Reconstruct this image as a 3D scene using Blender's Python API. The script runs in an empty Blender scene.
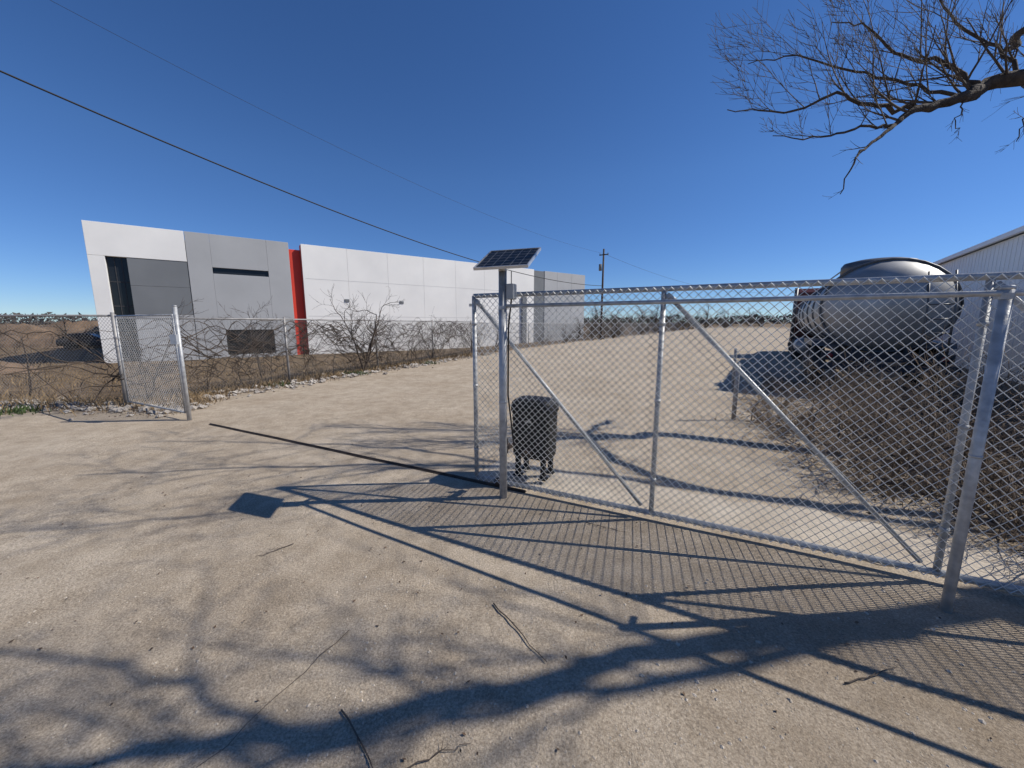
import bpy, math, random
from mathutils import Vector, Matrix, noise
R=random.Random(7)
V=Vector
S=bpy.context.scene
S.view_settings.view_transform='Standard'; S.view_settings.look='None'; S.view_settings.exposure=0
UP=V((0,0,1))

# ---------------------------------------------------------------- materials
def mat(name,c1,c2=None,rough=.8,metal=0,scale=5,bump=0,bscale=40,detail=6,spec=None,coord='Object'):
    m=bpy.data.materials.new(name); m.use_nodes=True
    nt=m.node_tree; b=nt.nodes['Principled BSDF']
    b.inputs['Roughness'].default_value=rough; b.inputs['Metallic'].default_value=metal
    if spec is not None: b.inputs['Specular IOR Level'].default_value=spec
    if c2 is None: c2=tuple(x*.75 for x in c1)
    tc=nt.nodes.new('ShaderNodeTexCoord')
    n=nt.nodes.new('ShaderNodeTexNoise'); n.inputs['Scale'].default_value=scale; n.inputs['Detail'].default_value=detail
    nt.links.new(tc.outputs[coord],n.inputs['Vector'])
    r=nt.nodes.new('ShaderNodeValToRGB'); r.color_ramp.elements[0].position=.32; r.color_ramp.elements[1].position=.68
    r.color_ramp.elements[0].color=(*c2,1); r.color_ramp.elements[1].color=(*c1,1)
    nt.links.new(n.outputs['Fac'],r.inputs['Fac']); nt.links.new(r.outputs['Color'],b.inputs['Base Color'])
    if bump:
        n2=nt.nodes.new('ShaderNodeTexNoise'); n2.inputs['Scale'].default_value=bscale; n2.inputs['Detail'].default_value=6
        nt.links.new(tc.outputs[coord],n2.inputs['Vector'])
        bp=nt.nodes.new('ShaderNodeBump'); bp.inputs['Strength'].default_value=bump; bp.inputs['Distance'].default_value=.02
        nt.links.new(n2.outputs['Fac'],bp.inputs['Height']); nt.links.new(bp.outputs['Normal'],b.inputs['Normal'])
    return m
M_galv=mat('galvanized_steel',(.50,.505,.505),(.31,.315,.32),.5,.35,18,.15,60)
M_wire=mat('galvanized_wire',(.74,.745,.74),(.52,.525,.52),.42,.3,8)
M_wireold=mat('weathered_wire',(.36,.35,.34),(.20,.19,.18),.6,.3,3)
M_postold=mat('weathered_post',(.38,.37,.36),(.22,.21,.20),.6,.4,6)
M_conc=mat('white_concrete',(.84,.82,.78),(.74,.725,.695),.85,0,.35,.1,8)
M_reveal=mat('reveal_concrete',(.62,.61,.59),(.57,.56,.54),.85,0,.35)
M_concg=mat('light_grey_concrete',(.42,.425,.43),(.36,.365,.37),.85,0,.35,.1,8)
M_concd=mat('grey_concrete',(.19,.20,.21),(.15,.16,.17),.85,0,.4,.1,8)
M_red=mat('red_paint',(.68,.045,.02),(.56,.035,.015),.6,0,.5)
M_glass=mat('dark_glass',(.012,.014,.017),(.02,.022,.025),.12,0,1,spec=.3)
M_dark=mat('dark_joint',(.05,.05,.055),(.03,.03,.035),.9)
M_bark=mat('grey_brown_bark',(.085,.066,.052),(.03,.023,.019),.95,0,9,.8,30)
M_twig=mat('twig_bark',(.12,.094,.072),(.05,.038,.03),.9,0,6)
M_dead=mat('dead_brush',(.30,.225,.16),(.05,.037,.027),.9,0,3.5)
M_vine=mat('bare_vine',(.11,.082,.062),(.04,.03,.024),.9,0,2)
M_black=mat('black_plastic',(.008,.008,.009),(.012,.012,.012),.6,0,6,.03,80,spec=.3)
M_rust=mat('rusty_steel',(.10,.075,.06),(.045,.035,.03),.7,.4,10,.3,60)
M_pad=mat('concrete_pad',(.50,.435,.35),(.36,.30,.23),.95,0,2,.7,40)
M_frame=mat('aluminium_frame',(.60,.61,.62),(.5,.51,.52),.4,.6,20)
M_boxg=mat('grey_plastic',(.34,.35,.35),(.28,.29,.29),.5,0,8)
M_whitep=mat('white_painted_metal',(.93,.92,.90),(.86,.85,.84),.55,0,1.2)
M_tank=mat('dull_tank_metal',(.46,.46,.455),(.28,.28,.275),.5,.55,1.5,.04,5)
M_tankd=mat('dull_steel',(.14,.145,.15),(.08,.08,.085),.45,.5,3)
M_tyre=mat('tyre_rubber',(.02,.02,.02),(.035,.032,.03),.85,0,10)
M_redcab=mat('red_truck_paint',(.10,.018,.014),(.07,.013,.01),.4,0,2)
M_carb=mat('dark_car_paint',(.05,.045,.04),(.04,.036,.033),.5,.1,2)
M_soil=mat('brown_soil',(.25,.165,.10),(.13,.088,.055),.98,0,1.5,.8,10)
M_roof=mat('grey_roof',(.6,.61,.62),(.5,.51,.52),.5,.2,2)
M_stone=mat('pale_stone',(.57,.50,.41),(.32,.27,.21),.95,0,1.7,.3,60)
M_rubble=mat('limestone_rubble',(.47,.43,.38),(.20,.17,.145),.95,0,1.2,.4,40)
M_grassdry=mat('dry_grass',(.31,.22,.12),(.17,.118,.066),.95,0,.6)
M_leaf=mat('dead_leaves',(.16,.10,.06),(.06,.04,.027),.9,0,3)
M_green=mat('green_weed',(.07,.11,.03),(.04,.07,.02),.8,0,3)
M_wood=mat('pole_wood',(.09,.065,.05),(.05,.038,.03),.9,0,4)
M_cable=mat('cable',(.012,.012,.013),(.01,.01,.01),.7)
M_far=mat('far_wood_bark',(.10,.088,.075),(.055,.048,.042),.95,0,.08)
M_lamp=mat('red_lens',(.25,.01,.01),(.2,.01,.01),.3)

M_pv=bpy.data.materials.new('solar_cells'); M_pv.use_nodes=True
nt=M_pv.node_tree; b=nt.nodes['Principled BSDF']; b.inputs['Roughness'].default_value=.35; b.inputs['Specular IOR Level'].default_value=.15
tc=nt.nodes.new('ShaderNodeTexCoord'); br=nt.nodes.new('ShaderNodeTexBrick'); br.offset=0
br.inputs['Scale'].default_value=1; br.inputs['Brick Width'].default_value=.078; br.inputs['Row Height'].default_value=.07; br.inputs['Mortar Size'].default_value=.002
br.inputs['Color1'].default_value=(.009,.010,.012,1); br.inputs['Color2'].default_value=(.012,.013,.014,1); br.inputs['Mortar'].default_value=(.22,.22,.22,1)
nt.links.new(tc.outputs['Object'],br.inputs['Vector']); nt.links.new(br.outputs['Color'],b.inputs['Base Color'])

# ---------------------------------------------------------------- mesh builder
class MB:
    def __init__(s): s.v=[]; s.f=[]
    def tube(s,pts,rad,n=8,caps=True):
        pts=[V(p) for p in pts]
        if not hasattr(rad,'__len__'): rad=[rad]*len(pts)
        base=len(s.v); u=None
        for i,p in enumerate(pts):
            if i==0: d=pts[1]-pts[0]
            elif i==len(pts)-1: d=pts[-1]-pts[-2]
            else: d=pts[i+1]-pts[i-1]
            if d.length<1e-9: d=V((0,0,1))
            d.normalize()
            if u is None:
                a=V((0,0,1)) if abs(d.z)<.9 else V((1,0,0)); u=d.cross(a).normalized()
            else:
                u=u-d*u.dot(d)
                if u.length<1e-6: u=d.orthogonal()
                u.normalize()
            w=d.cross(u)
            for k in range(n):
                t=2*math.pi*k/n
                s.v.append(p+(u*math.cos(t)+w*math.sin(t))*rad[i])
        for i in range(len(pts)-1):
            for k in range(n):
                a=base+i*n+k; b2=base+i*n+(k+1)%n
                s.f.append((a,b2,b2+n,a+n))
        if caps:
            s.f.append(tuple(base+k for k in range(n))[::-1]); e=base+(len(pts)-1)*n
            s.f.append(tuple(e+k for k in range(n)))
    def box(s,c,sx,sy,sz,ex=V((1,0,0)),ey=V((0,1,0)),ez=UP):
        c=V(c); b=len(s.v)
        for dx,dy,dz in ((-1,-1,-1),(1,-1,-1),(1,1,-1),(-1,1,-1),(-1,-1,1),(1,-1,1),(1,1,1),(-1,1,1)):
            s.v.append(c+ex*(dx*sx/2)+ey*(dy*sy/2)+ez*(dz*sz/2))
        for f in ((0,3,2,1),(4,5,6,7),(0,1,5,4),(1,2,6,5),(2,3,7,6),(3,0,4,7)): s.f.append(tuple(b+i for i in f))
    def poly(s,pts):
        b=len(s.v); s.v+= [V(p) for p in pts]; s.f.append(tuple(range(b,b+len(pts))))
    def rings(s,rs,cap=True):
        n=len(rs[0]); b=len(s.v)
        for r in rs: s.v+=[V(p) for p in r]
        for i in range(len(rs)-1):
            for k in range(n):
                a=b+i*n+k; c=b+i*n+(k+1)%n; s.f.append((a,c,c+n,a+n))
        if cap:
            s.f.append(tuple(b+k for k in range(n))[::-1]); e=b+(len(rs)-1)*n; s.f.append(tuple(e+k for k in range(n)))
    def stone(s,c,r):
        b=len(s.v); c=V(c)
        base=[(1,0,0),(0,1,0),(-1,0,0),(0,-1,0),(0,0,.75),(0,0,-.5),(.6,.6,.45),(-.6,.6,.4),(-.6,-.6,.45),(.6,-.6,.4)]
        a=R.random()*6.28; ca,sa=math.cos(a),math.sin(a); ax=R.uniform(.7,1.3)
        for x,y,z in base:
            q=R.uniform(.75,1.2)*r; x*=ax
            s.v.append(c+V(((x*ca-y*sa)*q,(x*sa+y*ca)*q,z*q)))
        for f in ((0,6,4),(6,1,4),(1,7,4),(7,2,4),(2,8,4),(8,3,4),(3,9,4),(9,0,4),(0,1,6),(1,2,7),(2,3,8),(3,0,9),(1,0,5),(2,1,5),(3,2,5),(0,3,5)):
            s.f.append(tuple(b+i for i in f))
def thing(name,label,cat,loc,group=None):
    e=bpy.data.objects.new(name,None); S.collection.objects.link(e); e.location=loc; e.empty_display_size=.1
    e['label']=label; e['category']=cat
    if group: e['group']=group
    return e
def obj(name,mb,m,loc=(0,0,0),smooth=False,bevel=0):
    loc=V(loc); me=bpy.data.meshes.new(name); me.from_pydata([v-loc for v in mb.v],[],mb.f); me.update()
    me.materials.append(m)
    if smooth: me.polygons.foreach_set('use_smooth',[True]*len(me.polygons))
    o=bpy.data.objects.new(name,me); S.collection.objects.link(o); o.location=loc
    if bevel:
        bv=o.modifiers.new('b','BEVEL'); bv.width=bevel; bv.segments=2; bv.limit_method='ANGLE'
    return o
def part(th,name,mb,m,smooth=False,bevel=0,label=None,par=None):
    o=obj(name,mb,m,th.location,smooth,bevel); o.location=(0,0,0); o.parent=par or th
    if label: o['label']=label
    return o
def solo(name,mb,m,loc,label,cat,smooth=False,group=None):
    o=obj(name,mb,m,loc,smooth); o['label']=label; o['category']=cat
    if group: o['group']=group
    return o
def copything(th,loc,rot=0,sc=1):
    e=th.copy(); S.collection.objects.link(e); e.location=loc; e.rotation_euler=(0,0,rot); e.scale=(sc*R.uniform(.9,1.4),sc*R.uniform(.9,1.4),sc*R.uniform(.6,1))
    for c in th.children:
        k=c.copy(); S.collection.objects.link(k); k.parent=e
    return e
def rv(): 
    return V((R.gauss(0,1),R.gauss(0,1),R.gauss(0,1)))

# ---------------------------------------------------------------- ground
FP=[V((-7.49,7.33)),V((-2.1,20)),V((6,36)),V((16,52)),V((34,80))]
def dleft(x,y):
    best=-1e9
    for a,b in zip(FP[:-1],FP[1:]):
        d=(b-a).normalized(); n=V((-d.y,d.x)); best=max(best,(V((x,y))-a).dot(n))
    return min(best,y-7.35)
def sst(t): t=max(0,min(1,t)); return t*t*(3-2*t)
def hz(x,y):
    dl=dleft(x,y)
    z=-.85*sst((dl-.3)/12)
    r=math.hypot(x,y)
    z+=.012*noise.noise(V((x*.9,y*.9,0)))*sst((r-.0)/2)
    if dl>0: z+=.10*noise.noise(V((x*.5,y*.5,2)))*sst(dl/2)
    if dl<0: z+=.55*sst((r-14)/40)*sst(-dl/6)
    if r>60: z+=min(6,(r-60)*.012)*(.5+.5*noise.noise(V((x*.008,y*.008,3))))
    return z
def axis(lo,hi,a,b,step,g=1.13):
    xs=[]; x=a
    while x<=b+1e-6: xs.append(x); x+=step
    s=step; x=b
    while x<hi: s*=g; x+=s; xs.append(x)
    s=step; x=a
    while x>lo: s*=g; x-=s; xs.insert(0,x)
    return xs
xs=axis(-2500,2500,-13,9,.2); ys=axis(-60,3000,.2,22,.2)
mb=MB(); fld=[]
for y in ys:
    for x in xs:
        mb.v.append(V((x,y,hz(x,y))))
        d=dleft(x,y)+.45*noise.noise(V((x*1.3,y*1.3,9)))
        f=sst((d+.55)/.6)
        r=math.hypot(x,y)
        if r>75: f=max(f,sst((r-75)/40)*.9)
        e=(V((x,y))-V((3.2,3.2))).dot(V((.82,-.57)))
        if y>2.2: f=max(f,.6*sst((e+.5*noise.noise(V((x,y,4))))/1.2))
        f=max(f,.30*sst((x-.2+.6*noise.noise(V((x*1.2,y*1.2,6))))/1.6)*sst((2.5-y)/.9))
        # faint wheel wear following the drive through the gateway
        w1=(V((x,y))-V((-2.7,4.9))).dot(V((.85,-.52))); 
        for o_ in (-.75,.85):
            q=(w1-o_+.12*noise.noise(V((x*.5,y*.5,8))))/.22
            if dleft(x,y)<-.5: f=max(f,.14*math.exp(-q*q)*(.6+.6*noise.noise(V((x*2,y*2,1)))))
        fld.append(max(0,f))
nx=len(xs)
for j in range(len(ys)-1):
    for i in range(nx-1):
        a=j*nx+i; mb.f.append((a,a+1,a+nx+1,a+nx))
M_g=bpy.data.materials.new('caliche_ground'); M_g.use_nodes=True
nt=M_g.node_tree; N=nt.nodes; L=nt.links; bs=N['Principled BSDF']; bs.inputs['Roughness'].default_value=.95; bs.inputs['Specular IOR Level'].default_value=.15
tc=N.new('ShaderNodeTexCoord')
def nz(s,d=8,r=.6):
    n=N.new('ShaderNodeTexNoise'); n.inputs['Scale'].default_value=s; n.inputs['Detail'].default_value=d; n.inputs['Roughness'].default_value=r
    L.new(tc.outputs['Object'],n.inputs['Vector']); return n
def ramp(src,p0,c0,p1,c1):
    r=N.new('ShaderNodeValToRGB'); r.color_ramp.elements[0].position=p0; r.color_ramp.elements[1].position=p1
    r.color_ramp.elements[0].color=(*c0,1); r.color_ramp.elements[1].color=(*c1,1); L.new(src,r.inputs['Fac']); return r
def mix(a,b,fac,t='MIX'):
    m=N.new('ShaderNodeMixRGB'); m.blend_type=t
    for s,i in ((fac,0),(a,1),(b,2)):
        if isinstance(s,(int,float)): m.inputs[i].default_value=s
        elif isinstance(s,tuple): m.inputs[i].default_value=(*s,1)
        else: L.new(s,m.inputs[i])
    return m
r1=ramp(nz(.7,6).outputs['Fac'],.3,(.43,.352,.262),.7,(.55,.47,.368))
r2=ramp(nz(90,6,.85).outputs['Fac'],.36,(.38,.36,.34),.64,(1.3,1.3,1.3))
m1=mix(r1.outputs[0],r2.outputs[0],.9,'MULTIPLY')
r2b=ramp(nz(4,8,.7).outputs['Fac'],.35,(.76,.74,.71),.6,(1.06,1.06,1.06))
m1=mix(m1.outputs[0],r2b.outputs[0],.85,'MULTIPLY')
vo=N.new('ShaderNodeTexVoronoi'); vo.inputs['Scale'].default_value=55; L.new(tc.outputs['Object'],vo.inputs['Vector'])
r3=ramp(vo.outputs['Distance'],.12,(1,1,1),.24,(0,0,0))
rm=ramp(nz(3,4).outputs['Fac'],.42,(0,0,0),.6,(1,1,1))
mm=N.new('ShaderNodeMath'); mm.operation='MULTIPLY'; L.new(r3.outputs[0],mm.inputs[0]); L.new(rm.outputs[0],mm.inputs[1])
mm2=N.new('ShaderNodeMath'); mm2.operation='MULTIPLY'; L.new(mm.outputs[0],mm2.inputs[0]); mm2.inputs[1].default_value=.5
m2=mix(m1.outputs[0],(.62,.55,.45),mm2.outputs[0])
r4=ramp(nz(1.6,5).outputs['Fac'],.3,(.11,.077,.048),.75,(.25,.178,.105))
r5=ramp(nz(30,6,.8).outputs['Fac'],.3,(.6,.6,.6),.7,(1.3,1.3,1.3))
m3=mix(r4.outputs[0],r5.outputs[0],.8,'MULTIPLY')
at=N.new('ShaderNodeAttribute'); at.attribute_name='field'
m4=mix(m2.outputs[0],m3.outputs[0],at.outputs['Fac'])
L.new(m4.outputs[0],bs.inputs['Base Color'])
b1=N.new('ShaderNodeBump'); b1.inputs['Strength'].default_value=.75; b1.inputs['Distance'].default_value=.014; L.new(nz(80,8,.75).outputs['Fac'],b1.inputs['Height'])
b2=N.new('ShaderNodeBump'); b2.inputs['Strength'].default_value=.45; b2.inputs['Distance'].default_value=.04; L.new(nz(6,6,.6).outputs['Fac'],b2.inputs['Height'])
L.new(b2.outputs[0],b1.inputs['Normal']); 
b3=N.new('ShaderNodeBump'); b3.inputs['Strength'].default_value=.5; b3.inputs['Distance'].default_value=.006; L.new(mm.outputs[0],b3.inputs['Height']); L.new(b1.outputs[0],b3.inputs['Normal'])
L.new(b3.outputs[0],bs.inputs['Normal'])
g=obj('ground',mb,M_g,(0,0,0),True); g['kind']='structure'
at=g.data.attributes.new('field','FLOAT','POINT'); at.data.foreach_set('value',fld)

# ---------------------------------------------------------------- gate geometry frame
GA=V((-.36,3.74,0)); GE=V((3.03,-1.54,0)).normalized(); GN=V((-GE.y,GE.x,0))
def gp(x,z,y=0): return GA+GE*x+GN*y+UP*z
mb=MB()
n=90
fr=[gp(-.1+9.4*i/n,.006,.08+.07*noise.noise(V((i*.5,0,0)))) for i in range(n+1)]; bk=[gp(-.1+9.4*i/n,.006,.72+.26*noise.noise(V((i*.33,5,0)))) for i in range(n+1)]
for i in range(n):
    mb.poly([fr[i],fr[i+1],bk[i+1],bk[i]]); mb.poly([bk[i],bk[i+1],bk[i+1]-UP*.06,bk[i]-UP*.06]); mb.poly([fr[i]-UP*.06,fr[i+1]-UP*.06,fr[i+1],fr[i]])
o=obj('pavement',mb,M_pad,gp(4.6,0,.4)); o['kind']='structure'

def chain(mb,o,e,Lx,z0,z1,D=.07,r=.0019,n=None,zf=None,sides=3):
    n=n or V((-e.y,e.x,0)); sp=D/2; cnt=int(Lx/sp); rows=int((z1-z0)/(D/2))
    for i in range(cnt+1):
        x=i*sp; sg=1 if i%2 else -1; pts=[]
        for j in range(rows+1):
            s2=1 if j%2 else -1
            xx=x+sg*s2*(D/4+.0006); 
            zz=z0+j*D/2; p=o+e*xx+n*(sg*s2*.002+.006*noise.noise(V((x*1.3,zz*1.7,3))))
            pts.append(p+UP*(zz+(zf(p.x,p.y) if zf else 0)))
        mb.tube(pts,r,sides,False)

T=thing('sliding_gate','long galvanized chain-link sliding gate standing open on its track','gate',GA)
LG=9.3; ZB=.06; ZT=1.86
m=MB(); m.tube([gp(0,ZT),gp(LG,ZT)],.021,12); part(T,'top_rail',m,M_galv,True)
m=MB(); m.tube([gp(0,ZB),gp(LG,ZB)],.021,12); part(T,'bottom_rail',m,M_galv,True)
xs_=[0,1.69,3.39,5.08,6.9,9.3]
for i,x in enumerate(xs_):
    m=MB(); m.tube([gp(x,ZB),gp(x,ZT)],.019 if i else .021,12)
    for zc in (.35,1.0,1.6):
        m.tube([gp(x,zc-.012),gp(x,zc+.012)],.024,12)
    part(T,'stile',m,M_galv,True)
for i in range(5):
    m=MB(); m.tube([gp(xs_[i]+.05,ZT-.07,.0),gp(xs_[i+1]-.08,ZB+.05,.0)],.0165,10); 
    m.tube([gp(xs_[i]+.02,ZT-.045),gp(xs_[i]+.09,ZT-.105)],.024,10)
    part(T,'brace',m,M_galv,True)
m=MB(); chain(m,gp(0.02,0,-.028),GE,LG-.04,ZB-.02,ZT+.01,.062,.0034,sides=4); part(T,'chain_link_mesh',m,M_wire,True)
for x in (.25,8.6):
    m=MB(); m.tube([gp(x,.05,-.02),gp(x,.05,.02)],.04,14); part(T,'roller_wheel',m,M_rust,True)

T=thing('gate_track','dark rusty steel gate track laid across the dirt drive','gate track',GA)
m=MB()
pts=[gp(-5.05+i*.35,.002+hz(*gp(-5.05+i*.35,0).xy),.0) for i in range(17)]
for a,b in zip(pts[:-1],pts[1:]):
    c=(a+b)/2; m.box(c,(b-a).length,.045,.014,GE,GN)
part(T,'base_plate',m,M_rust)
m=MB(); m.tube([p+UP*.012 for p in pts],.010,6); part(T,'rail',m,M_rust,True)

FA=V((-.08,3.39,0)); FB=V((2.455,1.955,0)); FE=(FB-FA).normalized(); FC=FA+FE*6.2; FN=V((-FE.y,FE.x,0))
T=thing('gate_guide_frame','galvanized posts and guide pipe holding the sliding gate','gate frame',FA)
def post(th,p,h,r,mtl=M_galv):
    m=MB(); m.tube([p+UP*(-.2),p+UP*h],r,20); 
    m.tube([p+UP*(h-.008),p+UP*(h+.006),p+UP*(h+.012),p+UP*(h+.014)],[r*1.04,r*1.03,r*.8,r*.2],20)
    m.tube([p+UP*.9,p+UP*.915],r*1.07,20); 
    return part(th,'post',m,mtl,True)
post(T,FA,2.05,.035); post(T,FB,1.775,.0245); post(T,FC,1.85,.0245)
m=MB(); m.tube([FA+UP*1.75+FE*.03,FC+UP*1.75],.015,12); part(T,'guide_pipe',m,M_galv,True)
for p in (FA,FB,FC):
    m=MB(); m.box(p+UP*1.735+FN*.05,.022,.08,.02,FE,FN); m.tube([p+UP*1.72,p+UP*1.75],.038 if p is FA else .027,16)
    part(T,'roller_bracket',m,M_galv,False)
m=MB(); m.box(FA+UP*.45+FN*.1-FE*.02,.05,.2,.03,FE,FN); m.tube([FA+UP*.38+FN*.14-FE*.05,FA+UP*.52+FN*.14-FE*.05],.02,10); part(T,'latch_roller',m,M_rust)

# solar panel
PC=V((-.035,3.40,2.155)); T=thing('solar_panel','small tilted solar panel mounted on top of gate post','solar panel',(-.05,3.38,2.1))
ex=V((.94,-.34,.0)).normalized(); up_=math.radians(28)
ey=V((.34*math.cos(up_),.94*math.cos(up_),math.sin(up_))); ey=(ey-ex*ey.dot(ex)).normalized(); ez=ex.cross(ey); cx=PC
W=.45; H=.40
me=bpy.data.meshes.new('cell_sheet'); 
me.from_pydata([(-W/2,-H/2,0),(W/2,-H/2,0),(W/2,H/2,0),(-W/2,H/2,0),(-W/2,-H/2,-.012),(W/2,-H/2,-.012),(W/2,H/2,-.012),(-W/2,H/2,-.012)],[],[(0,1,2,3),(7,6,5,4),(0,4,5,1),(1,5,6,2),(2,6,7,3),(3,7,4,0)])
me.materials.append(M_pv); o=bpy.data.objects.new('cell_sheet',me); S.collection.objects.link(o); o.parent=T
rot=Matrix((ex,ey,ez)).transposed().to_4x4(); o.matrix_basis=Matrix.Translation(cx-V(T.location))@rot
m=MB()
for sx,sy,w,h in ((0,-1,W+.026,.011),(0,1,W+.026,.011),(-1,0,.011,H),(1,0,.011,H)):
    m.box(cx+ex*sx*(W/2+.007)+ey*sy*(H/2+.007)-ez*.008,w,h,.024,ex,ey,ez)
part(T,'frame',m,M_frame)
m=MB(); m.box(cx-ez*.04,.3,.03,.03,ex,ey,ez); m.box(cx-ez*.041,.03,.3,.03,ex,ey,ez); m.tube([FA+UP*2.07,cx-ez*.05],.02,10); part(T,'mounting_bracket',m,M_galv)
T=thing('control_box','small grey radio receiver box strapped to the gate post','control box',FA+UP*1.85)
c=FA+UP*1.87+FE*.075+FN*.02
m=MB(); m.box(c,.07,.07,.13,FE,FN); part(T,'housing',m,M_boxg,bevel=.008)
m=MB(); m.tube([c+UP*.065,c+UP*.17],.004,6); m.tube([c-UP*.06,c-UP*.3-FE*.03,c-UP*.9-FE*.035,c-UP*1.4-FE*.03+FN*.1],.008,6); part(T,'cable',m,M_cable,True)

# gate opener
OP=V((.235,3.85,0)); T=thing('gate_opener','black slide gate opener cabinet standing on short legs','gate opener',OP)
m=MB()
def rrect(z,hw,hd,r=.07,n=5):
    out=[]
    for cxx,cyy,a0 in ((hw-r,hd-r,0),(-hw+r,hd-r,90),(-hw+r,-hd+r,180),(hw-r,-hd+r,270)):
        for k in range(n+1):
            a=math.radians(a0+90*k/n); out.append(OP+GE*(cxx+r*math.cos(a))+GN*(cyy+r*math.sin(a))+UP*z)
    return out
rs=[rrect(.25,.19,.14),rrect(.27,.20,.15),rrect(.72,.208,.158),rrect(.725,.218,.168),rrect(.775,.218,.168),rrect(.82,.208,.158),rrect(.848,.18,.13),rrect(.86,.10,.08)]
m.rings(rs); part(T,'cabinet',m,M_black,False,bevel=.004)
for sx in (-1,1):
    for sy in (-1,1):
        p=OP+GE*.14*sx+GN*.1*sy; m=MB(); m.box(p+UP*.15,.045,.045,.22,GE,GN); m.box(p+UP*.05,.08,.08,.012,GE,GN); part(T,'leg',m,M_black)
m=MB(); m.tube([OP-GN*.15+UP*.33,OP-GN*.24+UP*.33],.04,14); part(T,'drive_wheel',m,M_rust,True)
m=MB(); m.box(OP-GN*.161+UP*.64,.06,.008,.025,GE,GN); part(T,'cover_plate',m,M_postold)

# ---------------------------------------------------------------- left-hand fences
PA=V((-5.42,6.3,0)); PB=V((-7.49,7.33,0)); PE=(PB-PA).normalized()
T=thing('pedestrian_gate','narrow chain-link gate panel between two steel posts','gate',PA)
post(T,PA,1.88,.031); post(T,PB,1.8,.028)
m=MB()
for z in (.12,1.74): m.tube([PA+PE*.1+UP*z,PB-PE*.1+UP*z],.015,10)
for s in (.1,2.2): m.tube([PA+PE*s+UP*.12,PA+PE*s+UP*1.74],.015,10)
part(T,'frame',m,M_galv,True)
m=MB(); chain(m,PA+PE*.08,PE,2.15,.1,1.78,r=.0025); part(T,'chain_link_mesh',m,M_wire,True)
m=MB(); m.box(PA+UP*1.35+PE*.03-V((0,.06,0)),.1,.06,.16); part(T,'latch',m,M_frame)
def fence(label,a,b,h,sp,D,r,group,wm,pm,dip=True):
    a=V(a);b=V(b);e=(b-a).normalized(); Ln=(b-a).length
    T=thing('chain_link_fence',label,'fence',(a.x,a.y,hz(a.x,a.y)),group)
    k=max(1,round(Ln/sp)); zf=lambda x,y: hz(x,y); tops=[]
    for i in range(k+1):
        p=a+e*(Ln*i/k); z=zf(p.x,p.y)
        m=MB(); m.tube([p+UP*(z-.2),p+UP*(z+h+.05)],.03,10); part(T,'post',m,pm,True); tops.append(p+UP*(z+h-.01))
    m=MB(); m.tube(tops,.02,8); part(T,'top_rail',m,pm,True)
    m=MB(); chain(m,a,e,Ln,.04,h,D,r,None,zf); part(T,'chain_link_mesh',m,wm,True)
G1='old chain-link boundary fence sections'
fence('weathered chain-link fence beside the dirt field',PB,(-17.5,7.9,0),1.76,3,.07,.0028,G1,M_wireold,M_postold)
fence('old chain-link fence overgrown with bare vines',(-7.49,7.36,0),(-2.1,20,0),1.72,3.4,.07,.0028,G1,M_wireold,M_postold)
fence('old chain-link fence along the gravel road',(-2.1,20,0),(6,36,0),1.65,3.6,.14,.0055,G1,M_wireold,M_postold)
fence('old chain-link fence along the gravel road',(6,36,0),(16,52,0),1.65,3.8,.2,.008,G1,M_wireold,M_postold)
fence('old chain-link fence along the gravel road',(16,52,0),(34,80,0),1.65,4,.28,.011,G1,M_wireold,M_postold)

# ---------------------------------------------------------------- branching
def perp(d,ang,az):
    u=d.orthogonal().normalized(); w=d.cross(u)
    return (d*math.cos(ang)+(u*math.cos(az)+w*math.sin(az))*math.sin(ang)).normalized()
def kiddir(d,a0,a1,bias):
    for _ in range(8):
        dd=perp(d,math.radians(R.uniform(a0,a1)),R.uniform(0,6.28))
        if bias is None or dd.dot(bias)>d.dot(bias)*.6+.02: break
    return dd
def grow(mb,p,d,Ln,r,lv,wob=.22,up=.05,kids=(5,5,5,5),rmin=.003,bias=None):
    n=max(4,min(9,int(Ln/.1))); pts=[p.copy()]; ds=[d.copy()]
    for k in range(n):
        d=(d+rv()*wob*.55+UP*up).normalized(); p=p+d*(Ln/n); pts.append(p.copy()); ds.append(d.copy())
    mb.tube(pts,[max(rmin*.6,r*(1-.7*k/n)) for k in range(n+1)],7 if r>.04 else (5 if r>.012 else 3),False)
    if lv>0:
        for c in range(kids[lv-1]):
            t=.2+.8*(c+R.random())/kids[lv-1]; i=min(n,int(t*n))
            grow(mb,pts[i],kiddir(ds[i],22,50,bias),Ln*R.uniform(.38,.68),max(rmin,r*(1-.7*i/n)*.62),lv-1,wob,up,kids,rmin,bias)
def catm(P,n=5):
    P=[V(p) for p in P]; P=[P[0]*2-P[1]]+P+[P[-1]*2-P[-2]]; out=[]
    for i in range(1,len(P)-2):
        for k in range(n):
            t=k/n; a,b,c,d=P[i-1],P[i],P[i+1],P[i+2]
            out.append(.5*((2*b)+(c-a)*t+(2*a-5*b+4*c-d)*t*t+(3*b-a-3*c+d)*t**3))
    out.append(P[-2]); return out
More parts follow.
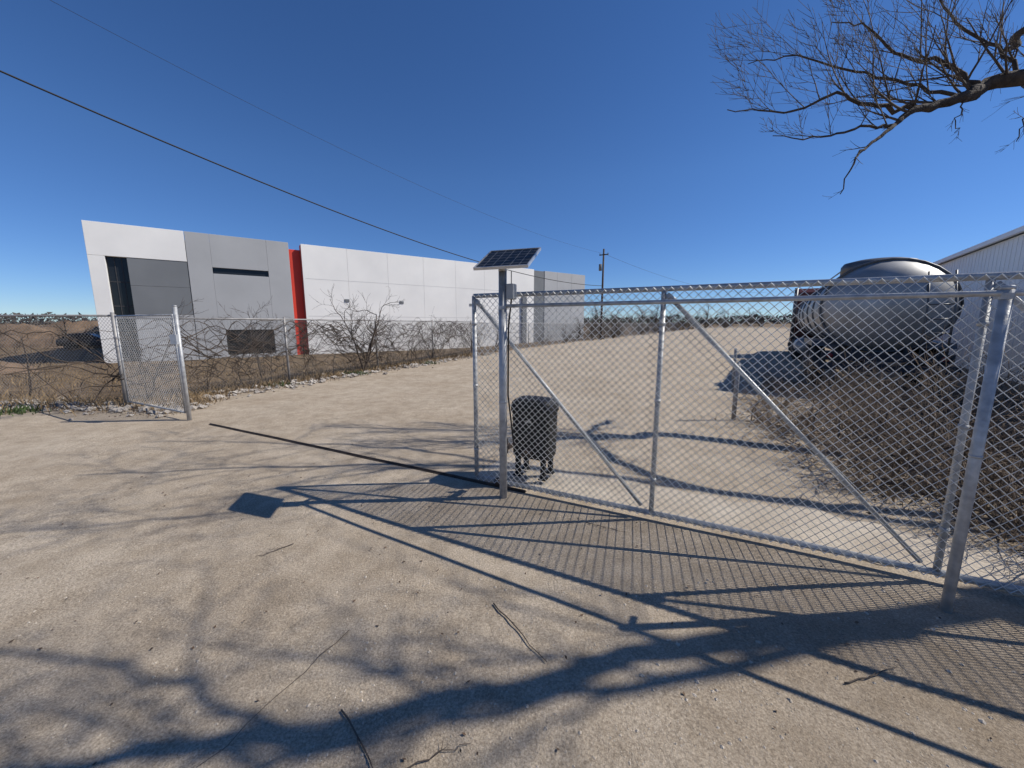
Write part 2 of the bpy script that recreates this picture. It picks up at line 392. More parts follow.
def limb(mb,tw,P,r0,r1,nk,kl,lv=2,up=.05,wig=.02,kids=(5,5,5,5),t0=.1,wob=.24,bias=None,pw=1):
    pts=catm(P); pts=[pts[0]]+[p+rv()*wig for p in pts[1:-1]]+[pts[-1]]; n=len(pts)-1
    rad=[r1+(r0-r1)*(1-k/n)**pw for k in range(n+1)]
    mb.tube(pts,[q*R.uniform(.95,1.06) for q in rad],10,True)
    for c in range(nk):
        t=t0+(1-t0)*(c+R.random())/nk; i=min(n-1,int(t*n)); d=(pts[i+1]-pts[i]).normalized()
        dd=kiddir(d,25,55,bias)
        if bias is not None and dd.z<.05: dd.z=abs(dd.z)*.5+.1; dd.normalize()
        grow(tw,pts[i],dd,kl*R.uniform(.6,1.2)*(1.15-.45*t),min(rad[i]*.5,.018),lv,wob,up,kids,.0031,bias)

TB=V((10.2,2.5,0)); T=thing('bare_tree','large leafless tree with wide spreading crooked limbs','tree',TB)
tk=MB(); lm=MB(); tw=MB()
tpts=catm([TB-UP*.2,TB+V((.05,0,.4)),TB+V((-.05,.0,1.6)),TB+V((-.3,.0,3.0)),TB+V((-.7,-.02,4.2)),(8.6,2.4,5.6)])
tk.tube(tpts,[.46-.012*i for i in range(len(tpts))],14)
BI=V((-.6,.05,.78)).normalized()
A=[TB+V((-.25,.1,2.9)),V((8.9,4.6,4.2)),V((7.4,5.77,4.84)),V((6.85,5.7,4.84)),V((6.3,5.75,4.74)),V((5.95,5.6,4.53)),V((5.4,5.55,4.40)),V((4.95,5.44,4.14)),V((4.6,5.35,3.88)),V((4.3,5.2,3.64)),V((4.1,5.12,3.2))]
K=(5,5,5,5)
limb(lm,tw,A[:8],.14,.024,11,1.0,2,.05,.018,K,.4,.09,BI,.8)
limb(lm,tw,A[7:],.024,.005,5,.3,1,.03,.01,(3,3,3),.1,.1)
limb(lm,tw,[A[6],(4.72,5.48,4.38),(4.1,5.4,4.45),(3.5,5.45,4.28),(2.75,5.4,4.3)],.03,.005,11,.9,2,.05,.02,K,.05,.09,BI)
limb(lm,tw,[A[7],(4.5,5.4,4.1),(3.95,5.35,3.95),(3.3,5.3,3.95)],.02,.005,8,.55,2,.04,.015,(3,4,4),.1,.09,BI)
limb(lm,tw,[A[4],(6.03,5.91,5.1),(5.5,6.08,5.35),(5.0,6.1,5.7),(4.5,6.15,5.8)],.034,.005,11,1.05,2,.04,.02,K,.05,.09,BI)
limb(lm,tw,[A[3],(6.7,6.1,5.5),(6.2,6.3,6.1),(5.9,6.4,6.7)],.028,.006,8,1.0,2,.04,.02,K,.1,.10,BI)
limb(lm,tw,[A[5],(5.4,5.8,4.85),(4.8,6.0,5.1),(4.0,6.1,5.35),(3.4,6.2,5.3)],.024,.005,10,.95,2,.04,.02,K,.1,.09,BI)
limb(lm,tw,[A[2],(7.2,5.9,4.5),(7.0,5.8,4.1)],.012,.005,4,.35,1,0)
limb(lm,tw,[A[5],(5.8,5.5,4.3),(5.75,5.45,4.05)],.01,.004,3,.2,1,0)
# overhead limbs that throw the ground shadows
limb(lm,tw,[(8.6,2.4,5.6),(7.9,2.25,6.1),(7.2,2.1,6.3),(6.1,1.78,6.6),(5.2,1.65,6.7),(4.2,1.62,6.9)],.10,.012,10,1.2,2,.0,.02,(5,5,4),.35)
limb(lm,tw,[(6.1,1.78,6.6),(5.4,2.1,6.9),(4.6,2.2,7.1),(3.9,2.1,7.2)],.025,.007,9,1.0,2,.0,.02,(5,5,4))
limb(lm,tw,[(8.6,2.4,5.6),(8.9,2.2,7.0),(8.2,2.0,7.6),(7.2,1.8,7.8),(6.2,2.0,7.9)],.06,.010,14,1.3,2,.0,.02,(6,5,4),.3)
limb(lm,tw,[TB+V((-.7,0,4.2)),(9.0,3.4,5.6),(7.2,4.5,6.4),(5.6,4.7,6.5),(4.0,4.6,6.5),(2.2,4.4,6.5)],.06,.009,16,1.5,2,.0,.02,(6,5,4),.35)
limb(lm,tw,[(7.2,4.5,6.4),(5.8,5.3,6.9),(4.2,5.6,7.2),(2.8,5.6,7.4)],.028,.008,9,1.3,2,.0,.02,(6,5,4))
limb(lm,tw,[(6.4,4.6,6.45),(5.3,3.8,6.7),(4.0,3.4,6.9),(2.9,3.2,7.0)],.02,.007,12,1.1,2,.0,.02,(6,5,4),.2)
limb(lm,tw,[TB+V((-.5,.1,3.6)),(8.6,3.2,4.4),(7.7,3.6,4.6),(7.0,3.9,4.9),(6.7,4.75,5.2),(6.9,5.8,5.5),(7.7,6.7,5.8)],.085,.04,6,.8,2,.0,.03,(4,4,4),.4)
part(T,'trunk',tk,M_bark,True); part(T,'limb',lm,M_bark,True); part(T,'twigs',tw,M_twig,True)

# ---------------------------------------------------------------- dead brush
proto=[]
for q in range(3):
    m=MB()
    for i in range(52):
        a=R.uniform(0,6.28); rr=.6*math.sqrt(R.random()); p=V((rr*math.cos(a),rr*math.sin(a),-.05+R.random()*.2))
        d=(V((math.cos(a),math.sin(a),0))*R.uniform(-.8,1.3)+rv()*.4+UP*R.uniform(.05,.9)).normalized()
        big=R.random()<.2
        grow(m,p,d,R.uniform(.35,1.0)*(1.35 if big else 1),.016 if big else .010,2,.26,-.02,(3,4),.0042)
    proto.append(m)
spots=[(4.0,4.3,.8),(4.8,3.85,.85),(4.75,5.2,.85),(5.5,4.6,.95),(5.6,6.1,.9),(6.6,5.6,.95),(4.2,3.2,.7),(5.6,3.5,.85),(7.2,4.6,.9),(6.6,7.3,.95),(7.9,6.8,1.0),(3.7,3.6,.5),(3.9,2.5,.6),(7.2,8.2,.9),(6.5,9.1,.7),(8.9,6.6,.9),(5.0,2.6,.7),(4.2,6.0,.5),(5.0,7.3,.5)]
for i,(x,y,s) in enumerate(spots):
    if i<3:
        o=solo('dead_bush',proto[i],M_dead,(0,0,0),'tangled dead grey-brown brush bush beside the gravel','bush',True,'dead bushes behind the gate')
        proto[i]=o
    else:
        o=proto[i%3].copy(); S.collection.objects.link(o)
    o.location=(x,y,hz(x,y)); o.rotation_euler=(0,0,R.uniform(0,6.28)); o.scale=(s*R.uniform(.85,1.35),s*R.uniform(.85,1.35),s*R.uniform(.7,1.15))

# ---------------------------------------------------------------- vines
def fpt(s):
    d=V((5.39,12.67,0)).normalized(); p=V((-7.49,7.33,0))+d*s; return p,d
for k in range(8):
    s0=k*1.8+.1; p0,d=fpt(s0); m=MB(); nrm=V((-d.y,d.x,0))
    for i in range((26,20,28,34,28,32,30,30)[k]):
        s=R.uniform(-.3,2.2); z=R.uniform(.2,1.4); sp=R.choice((-1,1))*R.uniform(.05,.18); pts=[]; vz=R.uniform(-.02,.14); y=R.uniform(-.06,.06)
        for j in range(R.randint(10,24)):
            q=p0+d*s+nrm*y; pts.append(q+UP*(z+hz(q.x,q.y)))
            s+=sp; z+=vz; vz+=R.gauss(0,.05)-(.08 if z>1.55 else 0)+(.06 if z<.4 else 0); vz=max(-.12,min(.12,vz)); y=max(-.15,min(.15,y+R.gauss(0,.03)))
            if R.random()<.08: sp=-sp
        m.tube(pts,[.012*(1-.7*j/len(pts)) for j in range(len(pts))],4,False)
        for j in range(0,len(pts),4):
            grow(m,pts[j],(rv()+UP*.2).normalized(),R.uniform(.1,.3),.005,1,.3,-.02,(3,),.0035)
    for i in range(6):
        s=R.uniform(0,1.8); q=p0+d*s+nrm*R.uniform(-.2,.3)
        grow(m,q+UP*hz(q.x,q.y),(UP+d*R.uniform(-.5,.5)+nrm*R.uniform(-.1,.3)).normalized(),R.uniform(1.2,2.0),.009,1,.2,-.11,(5,),.004)
    solo('bare_vine',m,M_vine,(p0.x,p0.y,0),'tangled leafless vine climbing over the chain-link fence','vine',True,'vines along the old fence')
def sapling(x,y,h,r,lab,lv=3,kids=(4,5,6,6),wob=.25,gr='bare saplings along the fence',multi=1,mb_=M_vine):
    z=hz(x,y); T=thing('bare_sapling',lab,'tree',(x,y,z),gr); a=MB(); b=MB(); p=V((x,y,z-.05))
    for q in range(multi):
        d=(UP+rv()*.18*(1 if multi==1 else 2.0)).normalized(); pts=[p.copy()]; c=p.copy(); 
        for k in range(6): d=(d+rv()*.1+UP*.05).normalized(); c=c+d*h*.75/6; pts.append(c.copy())
        a.tube(pts,[r*(1-.6*k/6) for k in range(7)],8,False)
        for k in range(9):
            i=min(6,1+int(k*.65)); dd=(pts[i]-pts[i-1]).normalized()
            grow(b,pts[i],perp(dd,math.radians(R.uniform(25,65)),R.uniform(0,6.28)),h*R.uniform(.22,.42),r*.4,lv-1,wob,.04,kids,.005)
    part(T,'trunk',a,mb_,True); part(T,'crown',b,mb_,True); return T
LS='thin bare sapling behind the chain-link fence'
sapling(-5.0,12.9,2.7,.035,'leafless sapling tangled in the old fence',3,(4,4,5),multi=3,wob=.4)
sapling(-8.9,9.4,2.3,.022,LS,3,(3,3,4),multi=1)
sapling(-7.6,11.6,2.2,.02,LS,3,(3,3,4),multi=2)
sapling(-10.6,8.3,1.9,.02,LS,3,(3,3,4),multi=1)
sapling(-3.6,16.8,2.1,.02,LS,3,(3,3,4),multi=2,wob=.4)
sapling(-1.0,22.6,2.6,.03,LS,3,(3,4,5),multi=2)
base=sapling(9.5,45,4,.10,'bare tree standing beyond the fence line',4,(4,4,5,5),.3,'bare trees beyond the fence',mb_=M_twig,multi=2)
base.name='background_tree'
for (x,y,s) in ((13,52,.9),(17.5,60,1.1),(22,66,1.0),(28,74,1.2),(33,78,1.0),(38,86,1.3),(45,92,1.1),(52,96,1.3),(40,74,.8),(60,100,1.4),(14,70,1.3),(-34,42,.8),(-52,50,1.1),(-44,38,.7),(6.2,36.6,.5),(7.8,37.2,.62),(9.4,39.6,.55),(11,42,.6),(4.5,33.5,.45),(2.2,29.5,.42),(12.5,45.5,.6),(20,70,1.3),(26,78,1.4),(31,84,1.2),(36,80,1.0),(43,84,1.2),(48,90,1.1),(24,62,.8),(30,70,.8),(55,88,1.1),(19,56,.6)):
    x+=R.uniform(-1.5,1.5) if y>50 else 0
    copything(base,(x,y,hz(x,y)),R.uniform(0,6),s*R.uniform(.8,1.25))

# ---------------------------------------------------------------- concrete building
BA=V((-25.5,24.0,0)); BE=V((.8,.6,0)); BN=V((.6,-.8,0)); ZB0=-1.3
T=thing('warehouse_building','long white and grey concrete warehouse with red accent wall','building',(BA.x,BA.y,-.85))
def bb(mb,s0,s1,z0,z1,n0,n1):
    c=BA+BE*((s0+s1)/2)+BN*((n0+n1)/2)+UP*((z0+z1)/2); mb.box(c,s1-s0,n1-n0,z1-z0,BE,BN)
TOP=7.67
m=MB(); bb(m,.3,10.7,ZB0,7.2,-30,-.75); bb(m,10.703,11.5,ZB0,7.2,-30,-1.0); bb(m,11.503,43.2,ZB0,7.2,-30,-.32); part(T,'core_wall',m,M_concd)
m=MB(); bb(m,.32,43.1,7.203,7.28,-29.9,-1.1); part(T,'roof',m,M_roof)
def wall(s0,s1,z0,z1,mt,n1=0,th=.3,lab=None,g=.006):
    m=MB(); bb(m,s0+g,s1-g,z0,z1,n1-th,n1); part(T,'wall_panel',m,mt,bevel=.012,label=lab)
wall(0,.75,ZB0,5.70,M_conc,0,.3); wall(0,4.63,5.71,TOP,M_conc,0,.3)
wall(1.7,4.63,4.0,5.70,M_concd,-.03,.3); wall(1.7,4.63,2.2,3.99,M_concd,-.03,.3); wall(1.7,4.63,ZB0,2.19,M_concg,-.03,.3)
m=MB(); bb(m,.76,1.69,ZB0,5.70,-.74,-.35); part(T,'entry_glazing',m,M_glass)
m=MB()
for s in (1.1,1.42): bb(m,s-.02,s+.02,-1.2,5.68,-.348,-.32)
for z in (1.3,2.7,4.2): bb(m,.77,1.68,z-.03,z+.03,-.347,-.33)
part(T,'window_frame',m,M_dark)
wall(4.65,5.95,ZB0,TOP,M_concg,g=.004); wall(9.25,10.7,ZB0,TOP,M_concg)
wall(5.95,9.25,5.46,TOP,M_concg,g=.001); wall(5.95,9.25,1.17,5.04,M_concg,g=.001)
wall(5.95,6.3,-.62,1.165,M_concg,g=.001); wall(5.95,9.25,ZB0,-.625,M_concg,g=.001)
m=MB(); bb(m,5.96,9.24,5.05,5.45,-.318,-.15); part(T,'window',m,M_glass)
m=MB(); bb(m,6.31,9.24,-.62,1.16,-.318,-.2); part(T,'window',m,M_glass)
m=MB()
for s in (7.0,7.75,8.5): bb(m,s-.025,s+.025,-.61,1.15,-.197,-.16)
part(T,'window_frame',m,M_dark)
wall(10.72,11.5,ZB0,7.25,M_red,-.38,.3,'bright red accent wall panel')
m=MB(); bb(m,11.515,11.527,ZB0,7.6,-.6,-.02); part(T,'red_return',m,M_red)
n=7
for i in range(n):
    a=11.53+i*(35.0-11.53)/n; b_=a+(35.0-11.53)/n
    wall(a,b_,ZB0,TOP,M_conc,g=.004)
wall(35.02,36.6,ZB0,TOP-.1,M_concd,-.05,.25); wall(36.6,38.6,ZB0,TOP-.05,M_concg)
wall(38.6,41,ZB0,TOP-.05,M_concg); wall(41,43.4,ZB0,TOP-.05,M_concg)
m=MB()
for z in (2.2,5.1): bb(m,11.7,34.9,z-.02,z+.02,.002,.006)
part(T,'reveal_line',m,M_reveal)
for s in (14.5,19.2,26.5,31.0):
    m=MB(); bb(m,s,s+.35,3.4,3.62,.003,.05); part(T,'wall_vent',m,M_concd)
m=MB(); bb(m,33.2,33.8,ZB0,4.6,.004,.2); part(T,'downspout',m,M_concd)

# ---------------------------------------------------------------- far-left car and soil mounds
def car(x,y,rot,body,label):
    z=hz(x,y); L_=V((x,y,z)); T=thing('parked_car',label,'car',L_); f=V((math.cos(rot),math.sin(rot),0)); s=V((-f.y,f.x,0))
    def sec(u,prof): return [L_+f*u+s*a+UP*b for a,b in prof]
    def ring(u,w,z0,z1): return sec(u,[(-w,z0),(w,z0),(w*1.02,(z0+z1)/2),(w*.93,z1),(-w*.93,z1),(-w*1.02,(z0+z1)/2)])
    m=MB(); m.rings([ring(-2.2,.75,.4,.8),ring(-2.05,.85,.28,.98),ring(-1.1,.88,.25,1.02),ring(.9,.88,.25,1.0),ring(1.9,.84,.27,.85),ring(2.2,.7,.38,.7)]); part(T,'body',m,body,True)
    m=MB(); m.rings([ring(-1.9,.74,.97,.99),ring(-1.45,.66,.98,1.42),ring(.1,.66,.98,1.46),ring(.95,.74,.97,1.0)]); part(T,'window',m,M_glass,False)
    m=MB(); m.rings([ring(-1.5,.60,1.40,1.45),ring(-.6,.62,1.44,1.5),ring(.15,.60,1.42,1.475)]); part(T,'roof',m,body,True)
    for u in (-1.35,1.35):
        for a in (-1,1):
            c=L_+f*u+s*a*.8+UP*.32; m=MB(); m.tube([c-s*a*.08,c+s*a*.1],.32,18); part(T,'wheel',m,M_tyre)
car(-43,39.5,.5,M_carb,'dark sedan parked beside the warehouse')
def mound(cx_,cy_,a_,b_,h_,sd):
    m=MB(); n=30
    for j in range(n+1):
        for i in range(n+1):
            u=i/n*2-1; v=j/n*2-1; r=math.hypot(u,v); x=cx_+u*a_; y=cy_+v*b_
            m.v.append(V((x,y,hz(x,y)-.12+h_*max(0,1-r*r)**.8*(.7+.5*noise.noise(V((u*2.5,v*2.5,sd)))+.15*noise.noise(V((u*9,v*9,sd)))))))
    for j in range(n):
        for i in range(n): a=j*(n+1)+i; m.f.append((a,a+1,a+n+2,a+n+1))
    solo('soil_mound',m,M_soil,(cx_,cy_,-.85),'low brown mound of bare soil in field','dirt mound',True,'soil mounds in the field')
mound(-33,19,9,3.5,1.3,1); mound(-52,44,16,5,3.2,4)

# ---------------------------------------------------------------- metal building
A_=V((11.0,6.3,0)); E_=V((.57,.82,0)).normalized(); N_=V((E_.y,-E_.x,0)); LN=18.5
T=thing('metal_building','white ribbed metal shed with low sloped roof','building',A_)
def mbx(mb,s0,s1,z0,z1,n0,n1):
    c=A_+E_*((s0+s1)/2)+N_*((n0+n1)/2)+UP*((z0+z1)/2); mb.box(c,s1-s0,n1-n0,z1-z0,E_,N_)
m=MB(); mbx(m,-1,LN,-.2,4.15,0,16)
s=-.85
while s<LN: mbx(m,s,s+.05,-.1,4.1,-.012,-.001); s+=.3
part(T,'wall',m,M_whitep)
m=MB()
P=lambda s,n,z: A_+E_*s+N_*n+UP*z
m.poly([P(-1.3,-.12,4.27),P(LN+.3,-.12,4.27),P(LN+.3,8,5.0),P(-1.3,8,5.0)]); m.poly([P(-1.3,8,5.0),P(LN+.3,8,5.0),P(LN+.3,16.4,4.27),P(-1.3,16.4,4.27)])
m.poly([P(LN,0,4.15),P(LN,16,4.15),P(LN,8,4.95)]); part(T,'roof',m,M_roof)
m=MB(); mbx(m,-1.3,LN+.3,4.15,4.29,-.2,-.1); part(T,'gutter',m,M_whitep)

# ---------------------------------------------------------------- tank truck
TR=V((8.55,8.95,0)); TF=V((.55,.835,0)).normalized(); TRt=V((TF.y,-TF.x,0))
T=thing('tank_truck','long rounded dull metal tank trailer with truck parked on gravel','truck',TR)
tp=lambda x,y,z: TR+TRt*x+TF*y+UP*z
def ell(y,s,n=36,hw=1.18,hh=1.03,zc=2.0): return [tp(hw*s*math.cos(2*math.pi*k/n),y,zc+hh*s*math.sin(2*math.pi*k/n)) for k in range(n)]
m=MB(); m.rings([ell(-.44,.05),ell(-.42,.2),ell(-.38,.4),ell(-.31,.58),ell(-.2,.76),ell(-.06,.9),ell(.1,1)]+[ell(y,1) for y in (2,4,6,8,9.3)]+[ell(9.45,.92),ell(9.58,.7),ell(9.62,.3)]); part(T,'tank',m,M_tank,True)
m=MB()
for y in (.1,2.0,3.9,5.8,7.7,9.3):
    m.tube([tp(1.195*math.cos(2*math.pi*k/28),y,2.0+1.045*math.sin(2*math.pi*k/28)) for k in range(29)],.03,6)
part(T,'tank_band',m,M_tankd,True)
m=MB(); m.rings([[tp(.75*s*math.cos(a*math.pi/12),1.4+.7*s*math.sin(a*math.pi/12),z) for a in range(24)] for s,z in ((1,2.85),(1,3.05),(.92,3.14),(.6,3.2),(.1,3.22))]); part(T,'manhole',m,M_tankd,True)
m=MB(); 
for x in (-.45,.45): m.tube([tp(x,3.2,2.95),tp(x,3.25,3.22),tp(x,9,3.22),tp(x,9.1,2.95)],.022,8)
part(T,'top_railing',m,M_tankd,True)
m=MB()
for x in (.55,.95): m.tube([tp(x,-.45,.6),tp(x,-.47,2.0),tp(x,-.2,2.7)],.02,8)
for z in (.8,1.1,1.4,1.7,2.0): m.tube([tp(.55,-.46,z),tp(.95,-.46,z)],.015,6)
part(T,'ladder',m,M_tankd,True)
m=MB(); m.box(tp(-.45,4.6,.92),.12,9.4,.26,TRt,TF); m.box(tp(.45,4.6,.92),.12,9.4,.26,TRt,TF); m.box(tp(0,-.4,.62),2.4,.12,.16,TRt,TF); m.box(tp(0,-.35,.85),2.2,.08,.2,TRt,TF); m.box(tp(0,11.2,.8),.9,5,.25,TRt,TF); part(T,'chassis',m,M_dark)
for x in (-.95,.95):
    m=MB(); m.tube([tp(x,-.40,.86),tp(x,-.46,.86)],.06,14); part(T,'tail_light',m,M_lamp,True)
for y in (.8,2.1,9.0,10.2,13.2):
    for sx in (-1,1):
        m=MB(); n=22
        rg=[]
        for xx,rr in ((.92,.36),(.95,.49),(1.0,.52),(1.16,.52),(1.21,.49),(1.23,.34)):
            rg.append([tp(sx*xx,y+rr*math.cos(2*math.pi*k/n),.52+rr*math.sin(2*math.pi*k/n)) for k in range(n)])
        m.rings(rg); wh=part(T,'wheel',m,M_tyre,True)
        m=MB(); m.tube([tp(sx*1.1,y,.52),tp(sx*1.235,y,.52)],[.3,.27],18); m.tube([tp(sx*1.23,y,.52),tp(sx*1.28,y,.52)],.1,10); part(T,'rim',m,M_tankd,False,par=wh)
m=MB()
def prism(m,prof,hw):
    m.rings([[tp(-hw,y,z) for y,z in prof],[tp(hw,y,z) for y,z in prof]])
prism(m,[(10.1,1.0),(10.1,3.0),(10.4,3.2),(11.6,3.1),(12.0,2.8),(12.35,1.95),(13.9,1.75),(14.1,1.5),(14.1,.75),(12.6,.7),(12.0,1.0)],1.2); part(T,'cab',m,M_redcab,bevel=.04)
m=MB(); m.box(tp(-1.204,11.8,2.35),.01,.7,.6,TRt,TF); part(T,'side_window',m,M_glass)
m=MB(); m.box(tp(1.204,11.8,2.35),.01,.7,.6,TRt,TF); part(T,'side_window',m,M_glass)
for sx in (-1,1):
    m=MB(); m.tube([tp(1.28*sx,9.95,.9),tp(1.28*sx,9.95,3.2)],.07,12); part(T,'exhaust_stack',m,M_tankd,True)
for sx in (-1,1):
    m=MB(); m.tube([tp(sx*1.0,6.0,.75),tp(sx*1.0,7.6,.75)],.3,18); part(T,'fuel_tank',m,M_tank,True)
m=MB(); prism(m,[(.15,1.05),(.25,1.18),(2.65,1.18),(2.75,1.05)],1.26); part(T,'mudguard',m,M_tankd)

for (x,y,h) in ((3.72,6.3,.93),(5.4,9.3,1.0)):
    m=MB(); m.tube([(x,y,-.1),(x,y,h),(x,y,h+.02)],[.035,.035,.02],14)
    solo('pipe_bollard',m,M_postold,(x,y,0),'short steel pipe post set in gravel','bollard',True,'pipe posts beside the drive')

# ---------------------------------------------------------------- utility pole and cables
PX,PY=8.7,38; z0=hz(PX,PY)
T=thing('utility_pole','dark wooden utility pole with crossarm and insulators','utility pole',(PX,PY,z0))
m=MB(); m.tube([(PX,PY,z0-.3),(PX,PY,8.6)],[.12,.08],12); part(T,'shaft',m,M_wood,True)
m=MB(); m.box((PX,PY-.12,8.05),.9,.08,.09,V((.8,-.6,0)),V((.6,.8,0))); part(T,'crossarm',m,M_wood)
for q in (-.4,0,.4):
    m=MB(); p=V((PX,PY-.12,8.08))+V((.8,-.6,0))*q; m.tube([p,p+UP*.15],[.04,.025],8); part(T,'insulator',m,M_concd,True)
m=MB(); m.tube([(PX-.27,PY,6.6),(PX-.27,PY,7.2)],.15,12); part(T,'transformer',m,M_concd,True)
def cable(a,b,sag,r,lab):
    a=V(a);b=V(b);m=MB(); pts=[a.lerp(b,k/40)-UP*sag*4*(k/40)*(1-k/40) for k in range(41)]
    m.tube(pts,r,5); solo('power_line',m,M_cable,a,lab,'power line',True,'overhead cables')
cable((PX,PY,5.2),(-21,-1.0,11.3),2.3,.024,'thick black sagging overhead cable above the drive')
cable((PX,PY-.1,8.15),(-24,2.0,14.9),1.9,.006,'thin overhead wire crossing the sky')
cable((PX,PY-.1,8.15),(40,62,6.5),1.2,.010,'thin overhead wire leading away from the pole')

# ---------------------------------------------------------------- stones, grass, sticks
m=MB()
for i in range(10000):
    r=.9+8*R.random()**1.7; a=R.uniform(-1.0,1.05)
    x=r*math.sin(a); y=r*math.cos(a)
    if noise.noise(V((x*.8,y*.8,5)))+R.uniform(-.5,.6)<0: continue
    m.stone((x,y,hz(x,y)-.001),R.choice((.002,.0025,.003,.003,.004,.005,.007))*R.uniform(.7,1.3))
for i in range(330):
    x=R.uniform(.4,3.0); y=R.uniform(.9,2.2); m.stone((x,y,hz(x,y)-.001),.003+.011*R.random()**4)
o=obj('gravel',m,M_stone); o['kind']='stuff'
m=MB()
for i in range(1900):
    if i<1100:
        s=R.uniform(0,15)**1; p,d=fpt(s); n_=V((d.y,-d.x,0)); q=p+n_*R.gauss(.4,.3); 
    else:
        q=V((R.uniform(-12,-5.9),0,0)); q.y=7.0-(q.x+5.9)*.12+R.gauss(0,.25)
    r=.015+.085*R.random()**3.5
    m.stone((q.x,q.y,hz(q.x,q.y)+r*.15),r)
o=obj('rubble',m,M_rubble); o['kind']='stuff'
m=MB()
for i in range(6400):
    if i<4000: s=R.uniform(0,15); p,d=fpt(s); q=p+V((d.y,-d.x,0))*R.gauss(.25,.35)
    elif i<5200: q=V((R.uniform(-12,-5.9),0,0)); q.y=7.0-(q.x+5.9)*.12+R.gauss(0,.3)
    elif i<6000: q=V((R.uniform(3,6.5),R.uniform(2.6,7),0))
    else: q=V((R.uniform(-4,3),R.uniform(1,5),0))
    c=V((q.x,q.y,hz(q.x,q.y)+R.uniform(.004,.03 if i<6000 else .01))); a=rv().normalized(); a.z*=.4; b_=a.cross(UP+rv()*.4).normalized(); s=R.uniform(.015,.035)*(1 if i<6000 else .4)
    m.poly([c-a*s,c-b_*s*.5,c+a*s,c+b_*s*.5])
o=obj('leaf_litter',m,M_leaf); o['kind']='stuff'
m=MB()
def blade(x,y,h,w=.006):
    z=hz(x,y); a=R.uniform(0,6.28); b_=V((math.cos(a),math.sin(a),0)); l=rv()*.3; l.z=0
    p=V((x,y,z-.01)); m.poly([p-b_*w,p+b_*w,p+l*h*.4+UP*h*.6+b_*w*.6,p+l*h+UP*h])
for i in range(22000):
    k=R.random()
    if k<.3: s=R.uniform(0,14); p,d=fpt(s); q=p+V((d.y,-d.x,0))*R.gauss(-.1,.35)
    elif k<.44: q=V((R.uniform(-14,-6),0,0)); q.y=7.35-(q.x+5.9)*.07+R.gauss(.1,.35)
    elif k<.52:
        q=V((R.uniform(3.4,9),R.uniform(2.8,7),0))
        if (q-V((3.2,3.2,0))).dot(V((.82,-.57,0)))<.1: continue
    else:
        q=V((R.uniform(-30,4),R.uniform(7.6,24),0))
        if dleft(q.x,q.y)<.2: continue
    blade(q.x,q.y,R.uniform(.03,.2),.006 if q.length<14 else .012)
o=obj('dry_grass',m,M_grassdry); o['kind']='stuff'
m=MB()
for cx_,cy_,n_ in ((-5.0,12.2,200),(-9.0,6.85,160),(-6.1,9.9,90),(-3.4,15.5,120)):
    for i in range(n_): blade(cx_+R.gauss(0,.2),cy_+R.gauss(0,.12),R.uniform(.05,.16),.012)
o=obj('weeds',m,M_green); o['kind']='stuff'
for pa,pb,r in (((-.1,1.99),(.157,1.6),.0045),((-.70,1.375),(-.45,1.10),.004),((-.40,1.16),(-.16,1.25),.003),((-.857,1.81),(-1.134,1.16),.0022),((-1.6,2.6),(-1.75,2.45),.003),((.6,2.9),(.9,2.75),.003),((1.5,1.5),(1.8,1.58),.004)):
    a=V((*pa,0));b=V((*pb,0)); m=MB(); pts=[]
    for k in range(9):
        p=a.lerp(b,k/8)+V((R.gauss(0,.006),R.gauss(0,.006),0)); p.z=hz(p.x,p.y)+r+.003+abs(R.gauss(0,.002)); pts.append(p)
    m.tube(pts,[r*(1-.6*k/8) for k in range(9)],6)
    for k in (3,5): m.tube([pts[k],pts[k]+(b-a).normalized()*.05+V((R.uniform(-.05,.05),R.uniform(-.05,.05),.01))],[r*.5,r*.2],4)
    solo('fallen_stick',m,M_twig,(*pa,0),'thin dry broken stick lying on the dirt','stick',True,'sticks on the ground')
m=MB()
for i in range(26000):
    a=R.uniform(-1.15,1.2); d=R.uniform(230,330); x=d*math.sin(a)*1.2; y=d*math.cos(a)*1.1+20
    z=hz(x,y); hh=6+2.5*noise.noise(V((a*14,0,1)))+1.5*noise.noise(V((a*60,0,2)))
    q=V((x,y,z-1+R.random()**1.1*hh)); s=R.uniform(.3,.9)
    p=[q+rv()*s for _ in range(3)]; m.poly(p)
o=obj('far_wood',m,M_far); o['kind']='stuff'

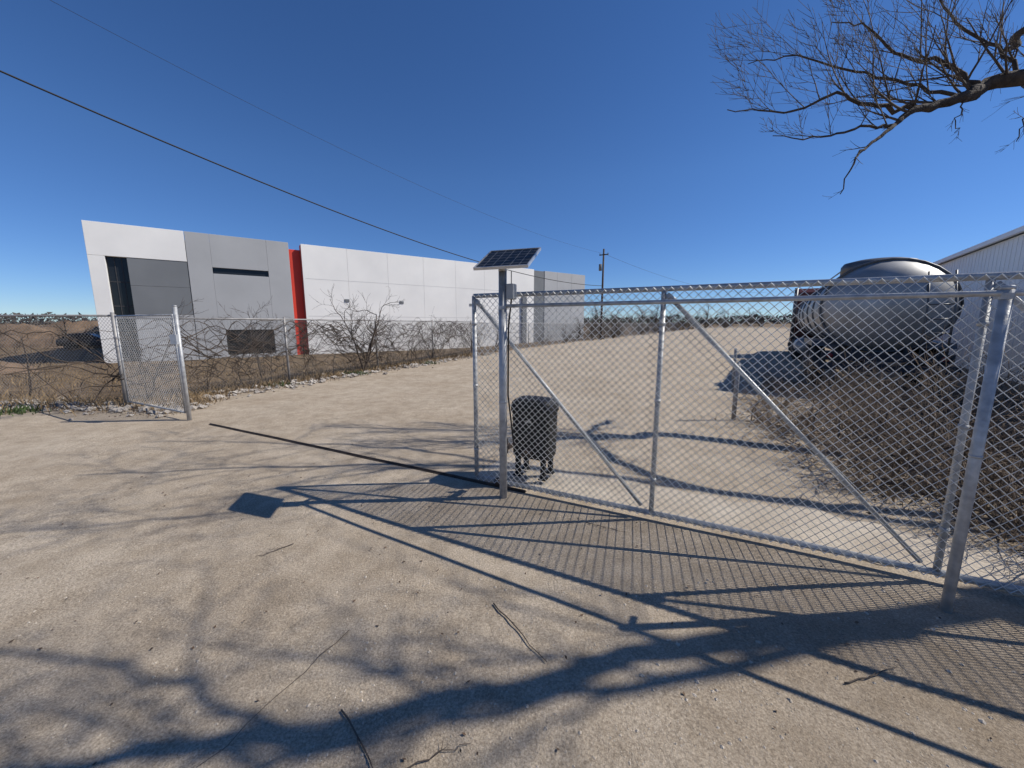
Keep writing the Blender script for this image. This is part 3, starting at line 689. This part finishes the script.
# ---------------------------------------------------------------- light, sky, camera
el=math.radians(43.5); sd=V((math.cos(el)*.9975,math.cos(el)*.07,math.sin(el)))
sl=bpy.data.lights.new('Sun','SUN'); sl.energy=5.0; sl.angle=math.radians(.38); sl.color=(1,.95,.87)
so=bpy.data.objects.new('sun',sl); S.collection.objects.link(so); so.rotation_euler=(-sd).to_track_quat('-Z','Y').to_euler()
w=bpy.data.worlds.new('World'); S.world=w; w.use_nodes=True
nt=w.node_tree; bg=nt.nodes['Background']; bg.inputs['Strength'].default_value=.10
sk=nt.nodes.new('ShaderNodeTexSky'); sk.sky_type='NISHITA'; sk.sun_disc=False; sk.sun_elevation=el; sk.sun_rotation=math.radians(86)
sk.air_density=1.0; sk.dust_density=.0; sk.ozone_density=4.5; sk.altitude=2200
hs=nt.nodes.new('ShaderNodeHueSaturation'); hs.inputs['Saturation'].default_value=1.17; hs.inputs['Hue'].default_value=.507; hs.inputs['Value'].default_value=1.15
nt.links.new(sk.outputs[0],hs.inputs['Color'])
tc=nt.nodes.new('ShaderNodeTexCoord'); sp=nt.nodes.new('ShaderNodeSeparateXYZ'); nt.links.new(tc.outputs['Generated'],sp.inputs[0])
rp=nt.nodes.new('ShaderNodeValToRGB'); rp.color_ramp.elements[0].position=0; rp.color_ramp.elements[0].color=(.60,.70,.86,1); rp.color_ramp.elements[1].position=.32; rp.color_ramp.elements[1].color=(1,1,1,1)
nt.links.new(sp.outputs['Z'],rp.inputs['Fac'])
mx=nt.nodes.new('ShaderNodeMixRGB'); mx.blend_type='MULTIPLY'; mx.inputs[0].default_value=1
nt.links.new(hs.outputs[0],mx.inputs[1]); nt.links.new(rp.outputs[0],mx.inputs[2]); nt.links.new(mx.outputs[0],bg.inputs[0])
cam=bpy.data.cameras.new('Camera'); co=bpy.data.objects.new('Camera',cam); S.collection.objects.link(co)
co.location=(0,0,1.6); co.rotation_euler=(math.radians(90-8.9),0,0); cam.sensor_width=36; cam.lens=385/1024*36; cam.clip_start=.05; cam.clip_end=6000
S.camera=co
